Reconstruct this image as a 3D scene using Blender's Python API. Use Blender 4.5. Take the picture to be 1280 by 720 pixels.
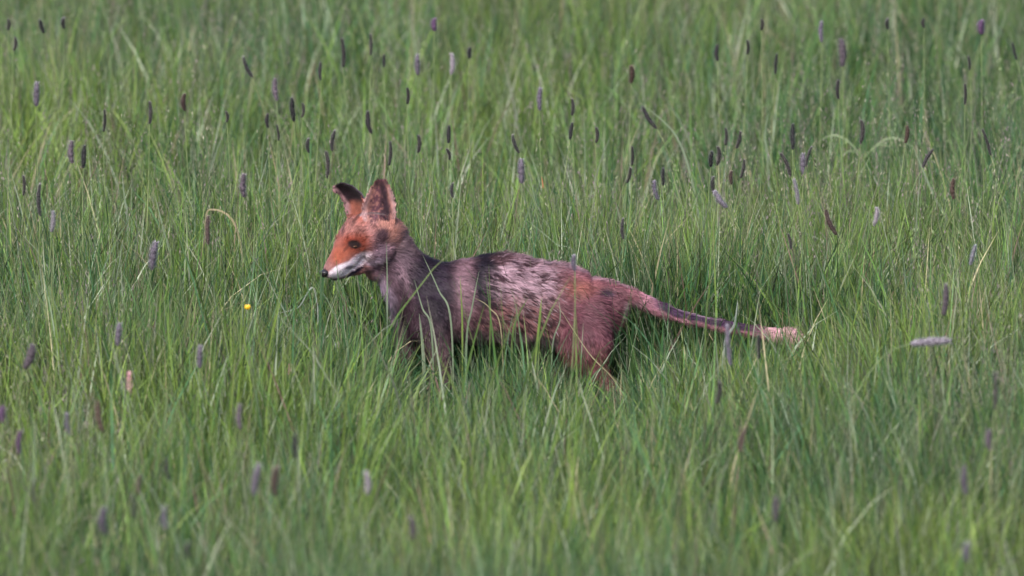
import bpy, bmesh, math, random
import numpy as np
from mathutils import Vector
from mathutils.bvhtree import BVHTree

for o in list(bpy.data.objects):
    bpy.data.objects.remove(o)
scene = bpy.context.scene
COL = scene.collection
random.seed(7)
R = np.random.default_rng(11)

# ------------------------------------------------------------------ camera
S = 600.0                 # photo pixels (1280 wide) per metre where the fox stands
D = 25.0                  # distance camera - fox
GY = 550.0                # photo row of the ground under the fox
CAM_H = 3.3
LOOK = Vector((0, 0, (GY - 360.0) / S))
CAM = Vector((0, -D, CAM_H))
cam_d = bpy.data.cameras.new('camera')
cam = bpy.data.objects.new('camera', cam_d)
COL.objects.link(cam)
scene.camera = cam
cam.location = CAM
fwd = (LOOK - CAM).normalized()
cam.rotation_euler = fwd.to_track_quat('-Z', 'Y').to_euler()
DIST = (LOOK - CAM).length
cam_d.sensor_width = 36.0
cam_d.lens = 36.0 * DIST / (1280.0 / S)
cam_d.clip_start = 0.5
cam_d.clip_end = 6000
cam_d.dof.use_dof = True
cam_d.dof.focus_distance = DIST + 0.15
cam_d.dof.aperture_fstop = 6.3
CR = fwd.cross(Vector((0, 0, 1))).normalized()
CU = CR.cross(fwd).normalized()


def ray(px, py):
    """direction from the camera towards a spot of the photograph"""
    k = 1.0 / (S * DIST)
    return (fwd + CR * ((px - 640) * k) + CU * ((360 - py) * k)).normalized()


def at_y(px, py, y):
    d = ray(px, py)
    return CAM + d * ((y - CAM.y) / d.y)


def at_z(px, py, z):
    d = ray(px, py)
    return CAM + d * ((z - CAM.z) / d.z)


# ------------------------------------------------------------------ world and sun (soft, late overcast light)
SUN_EL, SUN_ROT = math.radians(46), math.radians(205)
w = bpy.data.worlds.new("World")
scene.world = w
w.use_nodes = True
nt = w.node_tree
nt.nodes.clear()
sky = nt.nodes.new('ShaderNodeTexSky')
sky.sky_type = 'NISHITA'
sky.sun_disc = False
sky.sun_elevation = SUN_EL
sky.sun_rotation = SUN_ROT
sky.air_density = 1.0
sky.dust_density = 3.0
sky.ozone_density = 1.5
bg = nt.nodes.new('ShaderNodeBackground')
bg.inputs['Strength'].default_value = 0.12
wo = nt.nodes.new('ShaderNodeOutputWorld')
nt.links.new(sky.outputs[0], bg.inputs['Color'])
nt.links.new(bg.outputs[0], wo.inputs['Surface'])
sun_d = bpy.data.lights.new('sun', 'SUN')
sun_d.energy = 2.4
sun_d.angle = math.radians(20)
sun_d.color = (1.0, 0.95, 0.92)
sun = bpy.data.objects.new('sun', sun_d)
COL.objects.link(sun)
sv = Vector((math.sin(SUN_ROT) * math.cos(SUN_EL), math.cos(SUN_ROT) * math.cos(SUN_EL), math.sin(SUN_EL)))
sun.rotation_euler = sv.to_track_quat('Z', 'Y').to_euler()
sun.location = (0, -5, 12)
vs = scene.view_settings
vs.view_transform = 'Standard'
vs.look = 'None'
vs.gamma = 1.0
vs.use_curve_mapping = False
vs.exposure = 1.16
scene.cycles.max_bounces = 6
scene.cycles.transparent_max_bounces = 4


# ------------------------------------------------------------------ helpers
def mat_attr(name, rough=0.55, spec=0.35, transl=0.0, attr='col', sheen=0.0):
    m = bpy.data.materials.new(name)
    m.use_nodes = True
    t = m.node_tree
    b = t.nodes['Principled BSDF']
    a = t.nodes.new('ShaderNodeAttribute')
    a.attribute_name = attr
    t.links.new(a.outputs['Color'], b.inputs['Base Color'])
    b.inputs['Roughness'].default_value = rough
    b.inputs['Specular IOR Level'].default_value = spec
    b.inputs['Sheen Weight'].default_value = sheen
    if transl:
        tr = t.nodes.new('ShaderNodeBsdfTranslucent')
        t.links.new(a.outputs['Color'], tr.inputs['Color'])
        mx = t.nodes.new('ShaderNodeMixShader')
        mx.inputs[0].default_value = transl
        t.links.new(b.outputs[0], mx.inputs[1])
        t.links.new(tr.outputs[0], mx.inputs[2])
        t.links.new(mx.outputs[0], t.nodes['Material Output'].inputs['Surface'])
    return m


def mat_plain(name, c, rough=0.5, spec=0.4, c2=None, scale=300, coat=0.0):
    m = bpy.data.materials.new(name)
    m.use_nodes = True
    t = m.node_tree
    b = t.nodes['Principled BSDF']
    b.inputs['Roughness'].default_value = rough
    b.inputs['Specular IOR Level'].default_value = spec
    b.inputs['Coat Weight'].default_value = coat
    n = t.nodes.new('ShaderNodeTexNoise')
    n.inputs['Scale'].default_value = scale
    tc = t.nodes.new('ShaderNodeTexCoord')
    t.links.new(tc.outputs['Object'], n.inputs['Vector'])
    r = t.nodes.new('ShaderNodeValToRGB')
    c2 = c2 or tuple(v * 0.6 for v in c)
    r.color_ramp.elements[0].position = 0.35
    r.color_ramp.elements[1].position = 0.65
    r.color_ramp.elements[0].color = (*c2, 1)
    r.color_ramp.elements[1].color = (*c, 1)
    t.links.new(n.outputs[0], r.inputs[0])
    t.links.new(r.outputs[0], b.inputs['Base Color'])
    return m


def np_mesh(name, verts, faces4=None, faces3=None, col=None, smooth=True):
    me = bpy.data.meshes.new(name)
    verts = np.asarray(verts, dtype=np.float32)
    me.vertices.add(len(verts))
    me.vertices.foreach_set('co', verts.ravel())
    loops, starts, tot, off = [], [], [], 0
    for f, k in ((faces4, 4), (faces3, 3)):
        if f is not None and len(f):
            f = np.asarray(f, dtype=np.int32)
            loops.append(f.ravel())
            starts.append(off + np.arange(len(f), dtype=np.int32) * k)
            tot.append(np.full(len(f), k, dtype=np.int32))
            off += f.size
    loops = np.concatenate(loops)
    starts = np.concatenate(starts)
    me.loops.add(len(loops))
    me.loops.foreach_set('vertex_index', loops)
    me.polygons.add(len(starts))
    me.polygons.foreach_set('loop_start', starts)
    me.polygons.foreach_set('use_smooth', np.full(len(starts), smooth, dtype=bool))
    me.update(calc_edges=True)
    if col is not None:
        a = me.attributes.new('col', 'FLOAT_COLOR', 'POINT')
        c = np.ones((len(verts), 4), dtype=np.float32)
        c[:, :3] = np.clip(col, 0, 1)
        a.data.foreach_set('color', c.ravel())
    return me


def link(name, me, mat=None, parent=None):
    o = bpy.data.objects.new(name, me)
    COL.objects.link(o)
    if mat and not me.materials:
        me.materials.append(mat)
    if parent:
        o.parent = parent
    return o


def tag(o, label=None, cat=None, group=None, kind=None):
    for k, v in (('label', label), ('category', cat), ('group', group), ('kind', kind)):
        if v:
            o[k] = v
    return o


def empty(name, loc):
    o = bpy.data.objects.new(name, None)
    o.empty_display_size = 0.05
    o.location = loc
    COL.objects.link(o)
    return o


def _h(i, j, k, s):
    n = (i * 374761393 + j * 668265263 + k * 2147483647 + s * 974711) & 0xffffffff
    n = ((n ^ (n >> 13)) * 1274126177) & 0xffffffff
    return ((n ^ (n >> 16)) & 0xffff) / 65535.0


def noise(p, seed=0):
    """value noise, p (n,3), 0..1"""
    p = np.asarray(p, dtype=np.float64)
    f = np.floor(p).astype(np.int64)
    u = p - f
    u = u * u * (3 - 2 * u)
    out = 0
    for a in (0, 1):
        for b in (0, 1):
            for c in (0, 1):
                wt = (u[:, 0] if a else 1 - u[:, 0]) * (u[:, 1] if b else 1 - u[:, 1]) * (u[:, 2] if c else 1 - u[:, 2])
                out = out + wt * _h(f[:, 0] + a, f[:, 1] + b, f[:, 2] + c, seed)
    return out


def noise2(x, y, sc, seed=0):
    return noise(np.stack([x * sc, y * sc, np.zeros_like(x) + 3.3], 1), seed)


def ss(a, b, x):
    t = np.clip((x - a) / (b - a), 0, 1)
    return t * t * (3 - 2 * t)


# ------------------------------------------------------------------ ground, to the horizon
gm = bpy.data.materials.new('soil_and_thatch')
gm.use_nodes = True
t = gm.node_tree
b = t.nodes['Principled BSDF']
b.inputs['Roughness'].default_value = 0.95
b.inputs['Specular IOR Level'].default_value = 0.1
n1 = t.nodes.new('ShaderNodeTexNoise'); n1.inputs['Scale'].default_value = 9; n1.inputs['Detail'].default_value = 8
n2 = t.nodes.new('ShaderNodeTexNoise'); n2.inputs['Scale'].default_value = 90; n2.inputs['Detail'].default_value = 5
tc = t.nodes.new('ShaderNodeTexCoord')
for n in (n1, n2):
    t.links.new(tc.outputs['Object'], n.inputs['Vector'])
r1 = t.nodes.new('ShaderNodeValToRGB')
r1.color_ramp.elements[0].position = 0.35; r1.color_ramp.elements[0].color = (0.045, 0.060, 0.022, 1)
r1.color_ramp.elements[1].position = 0.65; r1.color_ramp.elements[1].color = (0.075, 0.095, 0.035, 1)
r2 = t.nodes.new('ShaderNodeValToRGB')
r2.color_ramp.elements[0].position = 0.4; r2.color_ramp.elements[0].color = (0.5, 0.45, 0.4, 1)
r2.color_ramp.elements[1].position = 0.6; r2.color_ramp.elements[1].color = (1, 1, 1, 1)
mx = t.nodes.new('ShaderNodeMix'); mx.data_type = 'RGBA'; mx.blend_type = 'MULTIPLY'; mx.inputs[0].default_value = 1
t.links.new(n1.outputs[0], r1.inputs[0]); t.links.new(n2.outputs[0], r2.inputs[0])
t.links.new(r1.outputs[0], mx.inputs[6]); t.links.new(r2.outputs[0], mx.inputs[7])
t.links.new(mx.outputs[2], b.inputs['Base Color'])


def ground_z(x, y):
    near = np.exp(-((x / 30.0) ** 2 + (y / 60.0) ** 2))
    return (noise2(x, y, 0.45, 5) - 0.5) * 0.05 * near * ss(0.8, 3.0, np.hypot(x, y))


xs = np.concatenate([[-3000, -900, -300, -100, -40, -20], np.arange(-12, 12.01, 0.4), [20, 40, 100, 300, 900, 3000]])
ys = np.concatenate([[-3000, -900, -300, -100, -50, -28], np.arange(-16, 30.01, 0.4), [40, 60, 100, 300, 900, 3000]])
gx, gy = np.meshgrid(xs, ys)
gv = np.stack([gx.ravel(), gy.ravel(), ground_z(gx.ravel(), gy.ravel())], 1)
nx, ny = len(xs), len(ys)
ii, jj = np.meshgrid(np.arange(nx - 1), np.arange(ny - 1))
q = (jj * nx + ii).ravel()
ground = link('ground', np_mesh('ground', gv, np.stack([q, q + 1, q + nx + 1, q + nx], 1)), gm)
tag(ground, kind='structure')

# ------------------------------------------------------------------ the meadow grass
GREENS = np.array([
    [0.078, 0.150, 0.034],   # mid green
    [0.150, 0.215, 0.040],   # yellow green
    [0.048, 0.120, 0.054],   # blue green
    [0.026, 0.062, 0.017],   # deep green
    [0.230, 0.265, 0.185],   # pale, greyish
    [0.290, 0.255, 0.155],   # straw
    [0.160, 0.100, 0.085],   # reddish stalk
])


def blades_mesh(name, root, length, width, azi, lean, curl, face, col, n=7):
    """every blade a tapered, bent and slightly twisted strip"""
    N = len(root)
    tt = np.linspace(0, 1, n)
    ang = lean[:, None] + curl[:, None] * tt[None, :] ** 1.6
    seg = length[:, None] / (n - 1)
    am = 0.5 * (ang[:, 1:] + ang[:, :-1])
    hz = np.concatenate([np.zeros((N, 1)), np.cumsum(np.sin(am) * seg, 1)], 1)
    vt = np.concatenate([np.zeros((N, 1)), np.cumsum(np.cos(am) * seg, 1)], 1)
    ca, sa = np.cos(azi)[:, None], np.sin(azi)[:, None]
    P = np.stack([root[:, 0:1] + hz * ca, root[:, 1:2] + hz * sa, root[:, 2:3] + vt], 2)
    P[:, :, 2] = np.maximum(P[:, :, 2], root[:, 2:3] + 0.004 * tt)
    fa = face[:, None] + R.normal(0, 1.5, N)[:, None] * tt[None, :]
    wd = np.stack([np.cos(fa), np.sin(fa), np.zeros_like(fa)], 2)
    wt = (0.62 + 0.38 * np.sin(np.minimum(tt * 2.2, 1) * 1.57)) * (1 - tt ** 2.6)
    wt[-1] = 0.04
    off = wd * (width[:, None] * 0.5 * wt[None, :])[:, :, None]
    V = np.stack([P - off, P + off], 2).reshape(N * n * 2, 3)
    base = (np.arange(N) * n * 2)[:, None] + (np.arange(n - 1) * 2)[None, :]
    base = base.ravel()
    F = np.stack([base, base + 1, base + 3, base + 2], 1)
    along = np.clip(R.normal(1.0, 0.16, (N, n)), 0.55, 1.6)
    tipc = (R.random(N) < 0.35)[:, None] * np.clip(tt - 0.72, 0, 1)[None, :] * 2.2
    cc = col[:, None, :] * along[:, :, None]
    cc = cc * (1 - tipc[:, :, None]) + np.array([0.27, 0.25, 0.15]) * tipc[:, :, None]
    C = np.repeat(cc.reshape(N * n, 3), 2, axis=0)
    return V, F, C


def canopy(x, y):
    h = 0.13 + 0.17 * noise2(x, y, 1.1, 21) + 0.20 * noise2(x, y, 4.2, 22)
    h = h + 0.08 * ss(0.9, 1.6, x) * ss(-1.5, 0.2, y) * (1 - ss(2.5, 4, y))
    h = h + 0.04 * ss(0.4, 1.2, y) + 0.05 * ss(0.2, 1.0, x) * ss(-0.2, 0.6, y) * (1 - ss(2.5, 4, y))
    h = h + 0.07 * np.exp(-((x - 0.4) / 0.3) ** 2 - ((y - 0.35) / 0.3) ** 2)
    return h


def fox_cap(x, y):
    """the grass the fox is standing in is short and lets its flank show"""
    d = np.maximum(-y - 0.06, 0)
    slope = (CAM_H - 0.3) / D
    line = np.interp(x, [-0.75, -0.50, -0.32, -0.24, -0.20, -0.12, -0.06, 0.1, 0.15, 0.235, 0.28, 0.62, 0.80],
                     [0.42, 0.29, 0.25, 0.16, 0.125, 0.125, 0.17, 0.17, 0.11, 0.10, 0.18, 0.20, 0.42])
    line = line * (0.80 + 0.42 * noise2(x, y, 9.0, 77))
    cap = line + slope * d
    edge = 0.08 * noise2(x, y, 5.0, 78)
    inside = (x > -0.66 - edge * 2) & (x < 0.74 + edge * 2) & (y < -0.01)
    return np.where(inside, cap, 9.0)


def scatter(n_tuft, xr, yr, keep, per, wscale):
    x = R.uniform(*xr, n_tuft); y = R.uniform(*yr, n_tuft)
    k = keep(x, y)
    x, y = x[k], y[k]
    n = len(x)
    gap = noise2(x, y, 2.3, 40)
    k = gap + R.uniform(-0.25, 0.25, n) > 0.22
    x, y = x[k], y[k]
    n = len(x)
    th = canopy(x, y) * np.clip(R.normal(1.0, 0.25, n), 0.5, 1.9)
    pal = noise2(x, y, 1.6, 31) + R.normal(0, 0.17, n)
    side = noise2(x, y, 0.6, 33)
    lean_a = R.uniform(0, 2 * np.pi, n)
    cnt = R.integers(int(per * 0.5), int(per * 1.5), n)
    idx = np.repeat(np.arange(n), cnt)
    m = len(idx)
    a = R.uniform(0, 2 * np.pi, m)
    rad = np.abs(R.normal(0, 0.035, m))
    rx = x[idx] + np.cos(a) * rad
    ry = y[idx] + np.sin(a) * rad
    root = np.stack([rx, ry, ground_z(rx, ry) - 0.004], 1)
    az = a + R.normal(0, 0.7, m)
    az = np.where(R.random(m) < 0.35, lean_a[idx] + R.normal(0, 0.5, m), az)
    L = th[idx] * np.clip(R.normal(0.90, 0.30, m), 0.25, 1.6)
    lean = np.abs(R.normal(0.02, 0.13, m)) + rad * 1.2
    curl = np.abs(R.normal(0.0, 0.60, m))
    bent = R.random(m) < 0.13
    curl = np.where(bent, R.uniform(0.9, 1.9, m), curl)
    wd = (0.0022 + 0.0062 * R.random(m) ** 1.8) * wscale
    stalk = R.random(m) < 0.12
    broad = R.random(m) < 0.10
    L = np.where(broad, np.minimum(L, 0.27), L)
    wd = np.where(broad, R.uniform(0.007, 0.0095, m), wd)
    wd = np.where(stalk, 0.0015 * wscale, wd)
    L = np.where(stalk, L * 1.25, L)
    curl = np.where(stalk, curl * 0.4, curl)
    L = np.minimum(L, R.uniform(0.40, 0.50, m))
    cap = fox_cap(rx, ry)
    over = L > cap
    L = np.where(over, cap * np.clip(R.normal(0.82, 0.22, m), 0.3, 1.4), L)
    L = np.where(over & (R.random(m) < 0.010), cap * 1.6, L)
    # colour: tuft tone with single blades that differ
    p = np.clip(pal[idx] + R.normal(0, 0.16, m), 0, 0.999)
    stops = np.array([0.0, 0.28, 0.48, 0.68, 1.0])
    tone = np.array([GREENS[3], GREENS[2], GREENS[0], GREENS[0] * 0.5 + GREENS[1] * 0.5, GREENS[1]])
    C = np.stack([np.interp(p, stops, tone[:, c]) for c in range(3)], 1)
    blue = (np.clip(ss(0.45, 0.75, side[idx]) * 0.42 + 0.20 * ss(0.2, 0.9, rx) * (ry > 0) + 0.12 * ss(2, 6, ry) - 0.2 * ss(-0.3, -0.9, rx) * (ry < 3), 0, 0.7))[:, None]
    C = C * (1 - blue) + GREENS[2] * 1.05 * blue
    u = R.random(m)
    C = np.where((u < 0.11)[:, None], GREENS[4], C)
    C = np.where(((u >= 0.10) & (u < 0.135))[:, None], GREENS[5], C)
    C = np.where(((u >= 0.135) & (u < 0.150))[:, None], GREENS[6], C)
    C = C * np.clip(R.normal(0.98, 0.45, m), 0.25, 2.3)[:, None]
    return root, L, wd, az, lean, curl, R.uniform(0, np.pi, m), C


def halfw(y):
    return 1.07 * (D + y) / D + 0.35


sets = []
inner = lambda x, y: np.abs(x) < halfw(y)
outer = lambda x, y: np.abs(x) >= halfw(y)
sets.append(scatter(7600, (-1.6, 1.6), (-6.2, -0.9), inner, 21, 0.9))
sets.append(scatter(4200, (-1.7, 1.7), (-0.9, 1.6), inner, 21, 0.9))
sets.append(scatter(1500, (-1.0, 1.2), (-0.75, -0.04), inner, 18, 1.0))
sets.append(scatter(350, (-1.0, 1.2), (0.08, 0.6), inner, 17, 1.0))
sets.append(scatter(120, (0.2, 0.75), (0.0, 0.35), inner, 17, 1.0))
sets.append(scatter(8500, (-2.2, 2.2), (1.6, 12.5), inner, 16, 1.0))
sets.append(scatter(5200, (-6, 6), (-9, 16), outer, 12, 1.8))
Vs, Fs, Cs, off = [], [], [], 0
for s_ in sets:
    V, F, C = blades_mesh('g', *s_)
    Vs.append(V); Fs.append(F + off); Cs.append(C); off += len(V)
# short undergrowth and dead thatch close to the soil
m = 42000
ux = R.uniform(-2.0, 2.0, m); uy = R.uniform(-6.5, 6, m)
uc = np.where((R.random(m) < 0.35)[:, None], GREENS[5] * 0.8, GREENS[0] * 0.85) * R.normal(1, 0.2, m)[:, None]
V, F, C = blades_mesh('u', np.stack([ux, uy, ground_z(ux, uy) - 0.003], 1), R.uniform(0.05, 0.16, m),
                      R.uniform(0.002, 0.005, m), R.uniform(0, 6.28, m), np.abs(R.normal(0.3, 0.4, m)),
                      np.abs(R.normal(0.3, 0.5, m)), R.uniform(0, 3.14, m), uc, n=4)
Vs.append(V); Fs.append(F + off); Cs.append(C); off += len(V)
# fine flowering panicles: thin stalks carrying many tiny spikelets
def panicles(n, xr, yr, keep):
    x = R.uniform(*xr, n); y = R.uniform(*yr, n)
    k = keep(x, y) & (fox_cap(x, y) > 5)
    x, y = x[k], y[k]; n = len(x)
    h = canopy(x, y) * R.uniform(0.95, 1.45, n) + 0.03
    ph = R.uniform(0, 6.28, n); ln_ = R.uniform(0.02, 0.13, n)
    tone = R.random(n)
    c = np.where((tone < 0.45)[:, None], np.array([0.22, 0.21, 0.15]), np.where((tone < 0.75)[:, None], np.array([0.19, 0.15, 0.15]), np.array([0.17, 0.22, 0.10])))
    st = blades_mesh('p', np.stack([x, y, ground_z(x, y)], 1), h, np.full(n, 0.0014), ph, ln_, R.uniform(0, 0.35, n), R.uniform(0, 3.1, n), c * 0.8, n=6)
    top = st[0].reshape(n, 12, 3)
    q_ = 16
    u = R.uniform(0.70, 1.0, (n, q_))
    lo = top[:, 6][:, None, :] * 0 + np.stack([np.interp(u[i], np.linspace(0, 1, 6), np.arange(6)) for i in range(n)])[:, :, None]
    i0 = np.clip(np.floor(lo[:, :, 0]).astype(int), 0, 4); f = (lo[:, :, 0] - i0)[:, :, None]
    ar = np.arange(n)[:, None]
    p = top[ar, i0 * 2] * (1 - f) + top[ar, i0 * 2 + 2] * f
    spread = (1 - (u - 0.70) / 0.36)[:, :, None]
    d = R.normal(0, 1, (n, q_, 3)) * np.array([0.011, 0.011, 0.004]) * spread
    p = (p + d).reshape(-1, 3)
    m_ = len(p)
    w_ = R.normal(0, 1, (m_, 3)); w_[:, 2] *= 0.3; w_ /= np.linalg.norm(w_, axis=1)[:, None]
    up_ = np.stack([R.normal(0, .35, m_), R.normal(0, .35, m_), np.ones(m_)], 1)
    sz = R.uniform(0.002, 0.0048, m_)[:, None]
    V = np.stack([p - up_ * sz, p + w_ * sz * 0.28, p + up_ * sz, p - w_ * sz * 0.28], 1).reshape(-1, 3)
    F = (np.arange(m_) * 4)[:, None] + np.arange(4)
    C = np.repeat(np.repeat(c, q_, axis=0) * R.uniform(0.7, 1.6, m_)[:, None], 4, axis=0)
    return [st, (V, F, C)]


for args in ((2600, (-1.6, 1.6), (-6, -0.9), inner), (1500, (-1.7, 1.7), (-0.9, 1.6), inner), (4500, (-2.2, 2.2), (1.6, 12.5), inner)):
    for V, F, C in panicles(*args):
        Vs.append(V); Fs.append(F + off); Cs.append(C); off += len(V)
M_GRASS = mat_attr('grass_blade', rough=0.45, spec=0.25, transl=0.30)
grass = link('meadow_grass', np_mesh('meadow_grass', np.concatenate(Vs), np.concatenate(Fs), None, np.concatenate(Cs)), M_GRASS)
tag(grass, 'long green meadow grass growing thickly around and behind the fox', 'grass', kind='stuff')


# ------------------------------------------------------------------ the fox
TILT = 0.117


def row_of(X, DY, Zs):
    yp = GY - Zs
    for _ in range(3):
        yp = GY - Zs - DY * TILT * np.clip((450.0 - yp) / 80.0, 0, 1)
    return yp


def P3(px, py, y=0.0):
    k = TILT * min(max((450.0 - py) / 80.0, 0.0), 1.0)      # the camera looks slightly down
    return np.array([(px - 640) / S, y / S, (GY - py - y * k) / S])


def loft(verts, faces, pts, n=20, ref=(0, 1, 0), steps=5):
    """closed tube through (px, py, y, r_vertical, r_lateral), all in photo pixels"""
    pts = np.array(pts, float)
    C = np.array([P3(*p[:3]) for p in pts])
    rr = pts[:, 3:5] / S
    k = len(C)
    cc, rc = [], []
    for i in range(k - 1):
        p0, p1, p2, p3 = C[max(i - 1, 0)], C[i], C[i + 1], C[min(i + 2, k - 1)]
        r0, r1, r2, r3 = rr[max(i - 1, 0)], rr[i], rr[i + 1], rr[min(i + 2, k - 1)]
        for s in range(steps):
            u = s / steps
            h = lambda a, b_, c, d: 0.5 * (2 * b_ + (c - a) * u + (2 * a - 5 * b_ + 4 * c - d) * u * u + (3 * b_ - a - 3 * c + d) * u ** 3)
            cc.append(h(p0, p1, p2, p3)); rc.append(h(r0, r1, r2, r3))
    cc.append(C[-1]); rc.append(rr[-1])
    cc, rc = np.array(cc), np.maximum(np.array(rc), 0.0015)
    T = np.gradient(cc, axis=0)
    T /= np.linalg.norm(T, axis=1)[:, None]
    # round the two ends off
    c0, c1 = cc[0] - T[0] * rc[0].mean() * 0.6, cc[-1] + T[-1] * rc[-1].mean() * 0.6
    cc = np.vstack([c0, cc, c1]); rc = np.vstack([rc[0] * 0.55, rc, rc[-1] * 0.55]); T = np.vstack([T[0], T, T[-1]])
    ref = np.array(ref, float)
    base = len(verts)
    for c, r, t_ in zip(cc, rc, T):
        l = ref - t_ * ref.dot(t_)
        l /= np.linalg.norm(l)
        v = np.cross(l, t_)
        for j in range(n):
            a = 2 * math.pi * j / n
            verts.append(c + v * math.cos(a) * r[0] + l * math.sin(a) * r[1])
    m_ = len(cc)
    for i in range(m_ - 1):
        for j in range(n):
            a, b_ = base + i * n + j, base + i * n + (j + 1) % n
            faces.append((a, b_, b_ + n, a + n))
    faces.append(tuple(base + j for j in range(n))[::-1])
    faces.append(tuple(base + (m_ - 1) * n + j for j in range(n)))


def blob(verts, faces, c, r, n=18, m_=12):
    base = len(verts)
    c = P3(*c)
    for i in range(1, m_):
        th = math.pi * i / m_
        for j in range(n):
            ph = 2 * math.pi * j / n
            verts.append(c + np.array([math.sin(th) * math.cos(ph) * r[0], math.sin(th) * math.sin(ph) * r[1], math.cos(th) * r[2]]) / S)
    for i in range(m_ - 2):
        for j in range(n):
            a, b_ = base + i * n + j, base + i * n + (j + 1) % n
            faces.append((a, a + n, b_ + n, b_))
    faces.append(tuple(base + j for j in range(n)))
    faces.append(tuple(base + (m_ - 2) * n + j for j in range(n))[::-1])


def ear(verts, faces, rows, open_dir, th=4.2, cup=0.55, nv=12):
    """cupped shell. rows = (px, py, y, half width, side x, side y(z up), side depth) from base to tip"""
    base = len(verts)
    O = np.array(open_dir, float); O /= np.linalg.norm(O)
    ctr = np.array([P3(*r[:3]) for r in rows])
    T = np.gradient(ctr, axis=0); T /= np.linalg.norm(T, axis=1)[:, None]
    for layer in (0, 1):
        for i, r in enumerate(rows):
            side = np.cross(T[i], O); side /= np.linalg.norm(side)
            o = np.cross(side, T[i])
            wv = r[3] / S
            for j in range(nv + 1):
                v = -1 + 2 * j / nv
                a = v * 1.35
                p = ctr[i] + side * wv * math.sin(a) / math.sin(1.35) - o * wv * cup * 2 * (math.cos(a) - 0.3)
                p = p - o * (th / S if layer else 0) * (1 - 0.35 * abs(v))
                verts.append(p)
    m_ = len(rows); k = nv + 1
    for i in range(m_ - 1):
        for j in range(nv):
            a = base + i * k + j
            faces.append((a, a + 1, a + k + 1, a + k))
            b_ = a + m_ * k
            faces.append((b_, b_ + k, b_ + k + 1, b_ + 1))
    for i in range(m_ - 1):
        for j in (0, nv):
            a = base + i * k + j; b_ = a + m_ * k
            f = (a, a + k, b_ + k, b_)
            faces.append(f if j == 0 else f[::-1])
    for j in range(nv):
        for i in (0, m_ - 1):
            a = base + i * k + j; b_ = a + m_ * k
            f = (a, b_, b_ + 1, a + 1)
            faces.append(f if i == 0 else f[::-1])


fv, ff = [], []
HEADREF = (-0.45, 0.89, 0.0)
# trunk, neck
TRUNK = [(486, 306, -6, 27, 25), (500, 334, -3, 33, 27), (522, 358, 0, 42, 31), (552, 374, 0, 49, 36), (590, 376, 0, 54, 40),
         (628, 374, 0, 58, 42), (668, 381, 0, 54, 39), (705, 384, 0, 53, 37), (736, 388, 0, 46, 34), (755, 383, 0, 35, 27), (772, 374, 0, 20, 18)]
loft(fv, ff, TRUNK)
# head: cranium, muzzle, jaw, cheeks
HEAD = [(490, 295, -2, 24, 25), (477, 294, -9, 28, 32), (462, 295, -17, 30, 34), (449, 299, -25, 28, 28), (438, 308, -33, 21.5, 19),
        (431, 320, -40, 18.5, 14.5), (423.5, 329.5, -46, 15.5, 12.5), (416, 336.5, -51, 12.5, 10.5), (410.5, 340.5, -54, 8.5, 8.5)]
loft(fv, ff, HEAD, ref=HEADREF)
JAW = [(468, 322, -14, 17, 18), (453, 329, -22, 13, 12), (440, 335, -32, 10, 8), (427, 341, -42, 8, 7), (417, 345, -49, 6, 6)]
loft(fv, ff, JAW, ref=HEADREF)
blob(fv, ff, (472, 311, -30), (21, 15, 18))
blob(fv, ff, (455, 303, 8), (20, 15, 18))
blob(fv, ff, (474, 330, -6), (20, 20, 22))
blob(fv, ff, (440, 299, -47), (9, 5, 4))      # brow
# tail
TAIL = [(718, 372, 0, 26, 20), (750, 367, 0, 20, 17), (780, 369, 0, 12.5, 12), (812, 381, 0, 9.5, 9), (845, 394, 0, 8, 8), (880, 403, 0, 7, 7), (915, 410, 0, 8, 7),
        (945, 415, 0, 7.5, 7), (968, 419, 0, 9, 9), (987, 422, 0, 9.5, 9), (1000, 424, 0, 4, 4)]
loft(fv, ff, TAIL)
# legs
LEGS = [
    [(533, 376, -18, 36, 20), (538, 405, -24, 26, 17), (548, 434, -25, 16, 12), (553, 462, -24, 11, 9), (557, 492, -23, 9, 8), (555, 520, -22, 7.5, 7.5), (551, 540, -22, 8, 8.5), (541, 544, -22, 6, 8)],
    [(516, 388, 16, 30, 18), (511, 415, 20, 20, 14), (508, 440, 21, 13, 10), (503, 470, 21, 9.5, 8.5), (497, 500, 21, 8.5, 8), (490, 524, 21, 7.5, 7.5), (484, 540, 21, 8, 8.5), (474, 544, 21, 6, 8)],
    [(730, 380, -14, 35, 22), (731, 408, -22, 33, 21), (733, 434, -25, 31, 18), (742, 458, -25, 21, 13), (757, 478, -25, 11, 9), (766, 491, -24, 9, 7.5), (764, 512, -23, 7.5, 7), (756, 538, -22, 8, 8.5), (744, 544, -22, 6, 8)],
    [(728, 385, 14, 34, 20), (712, 412, 21, 32, 18), (702, 436, 23, 25, 15), (700, 458, 23, 13, 10), (712, 480, 23, 9, 8), (716, 494, 22, 8.5, 7.5), (708, 516, 22, 7.5, 7), (698, 539, 22, 8, 8.5), (686, 544, 22, 6, 8)],
]
for L_ in LEGS:
    loft(fv, ff, L_)
# toes
for L_ in LEGS:
    x_, y_, d_ = L_[-1][:3]
    for q_ in (-5, -1.8, 1.8, 5):
        blob(fv, ff, (x_ - 4.5 + abs(q_) * 0.5, y_ + 1.5, d_ + q_), (5, 2.3, 3.4), 8, 6)
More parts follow.
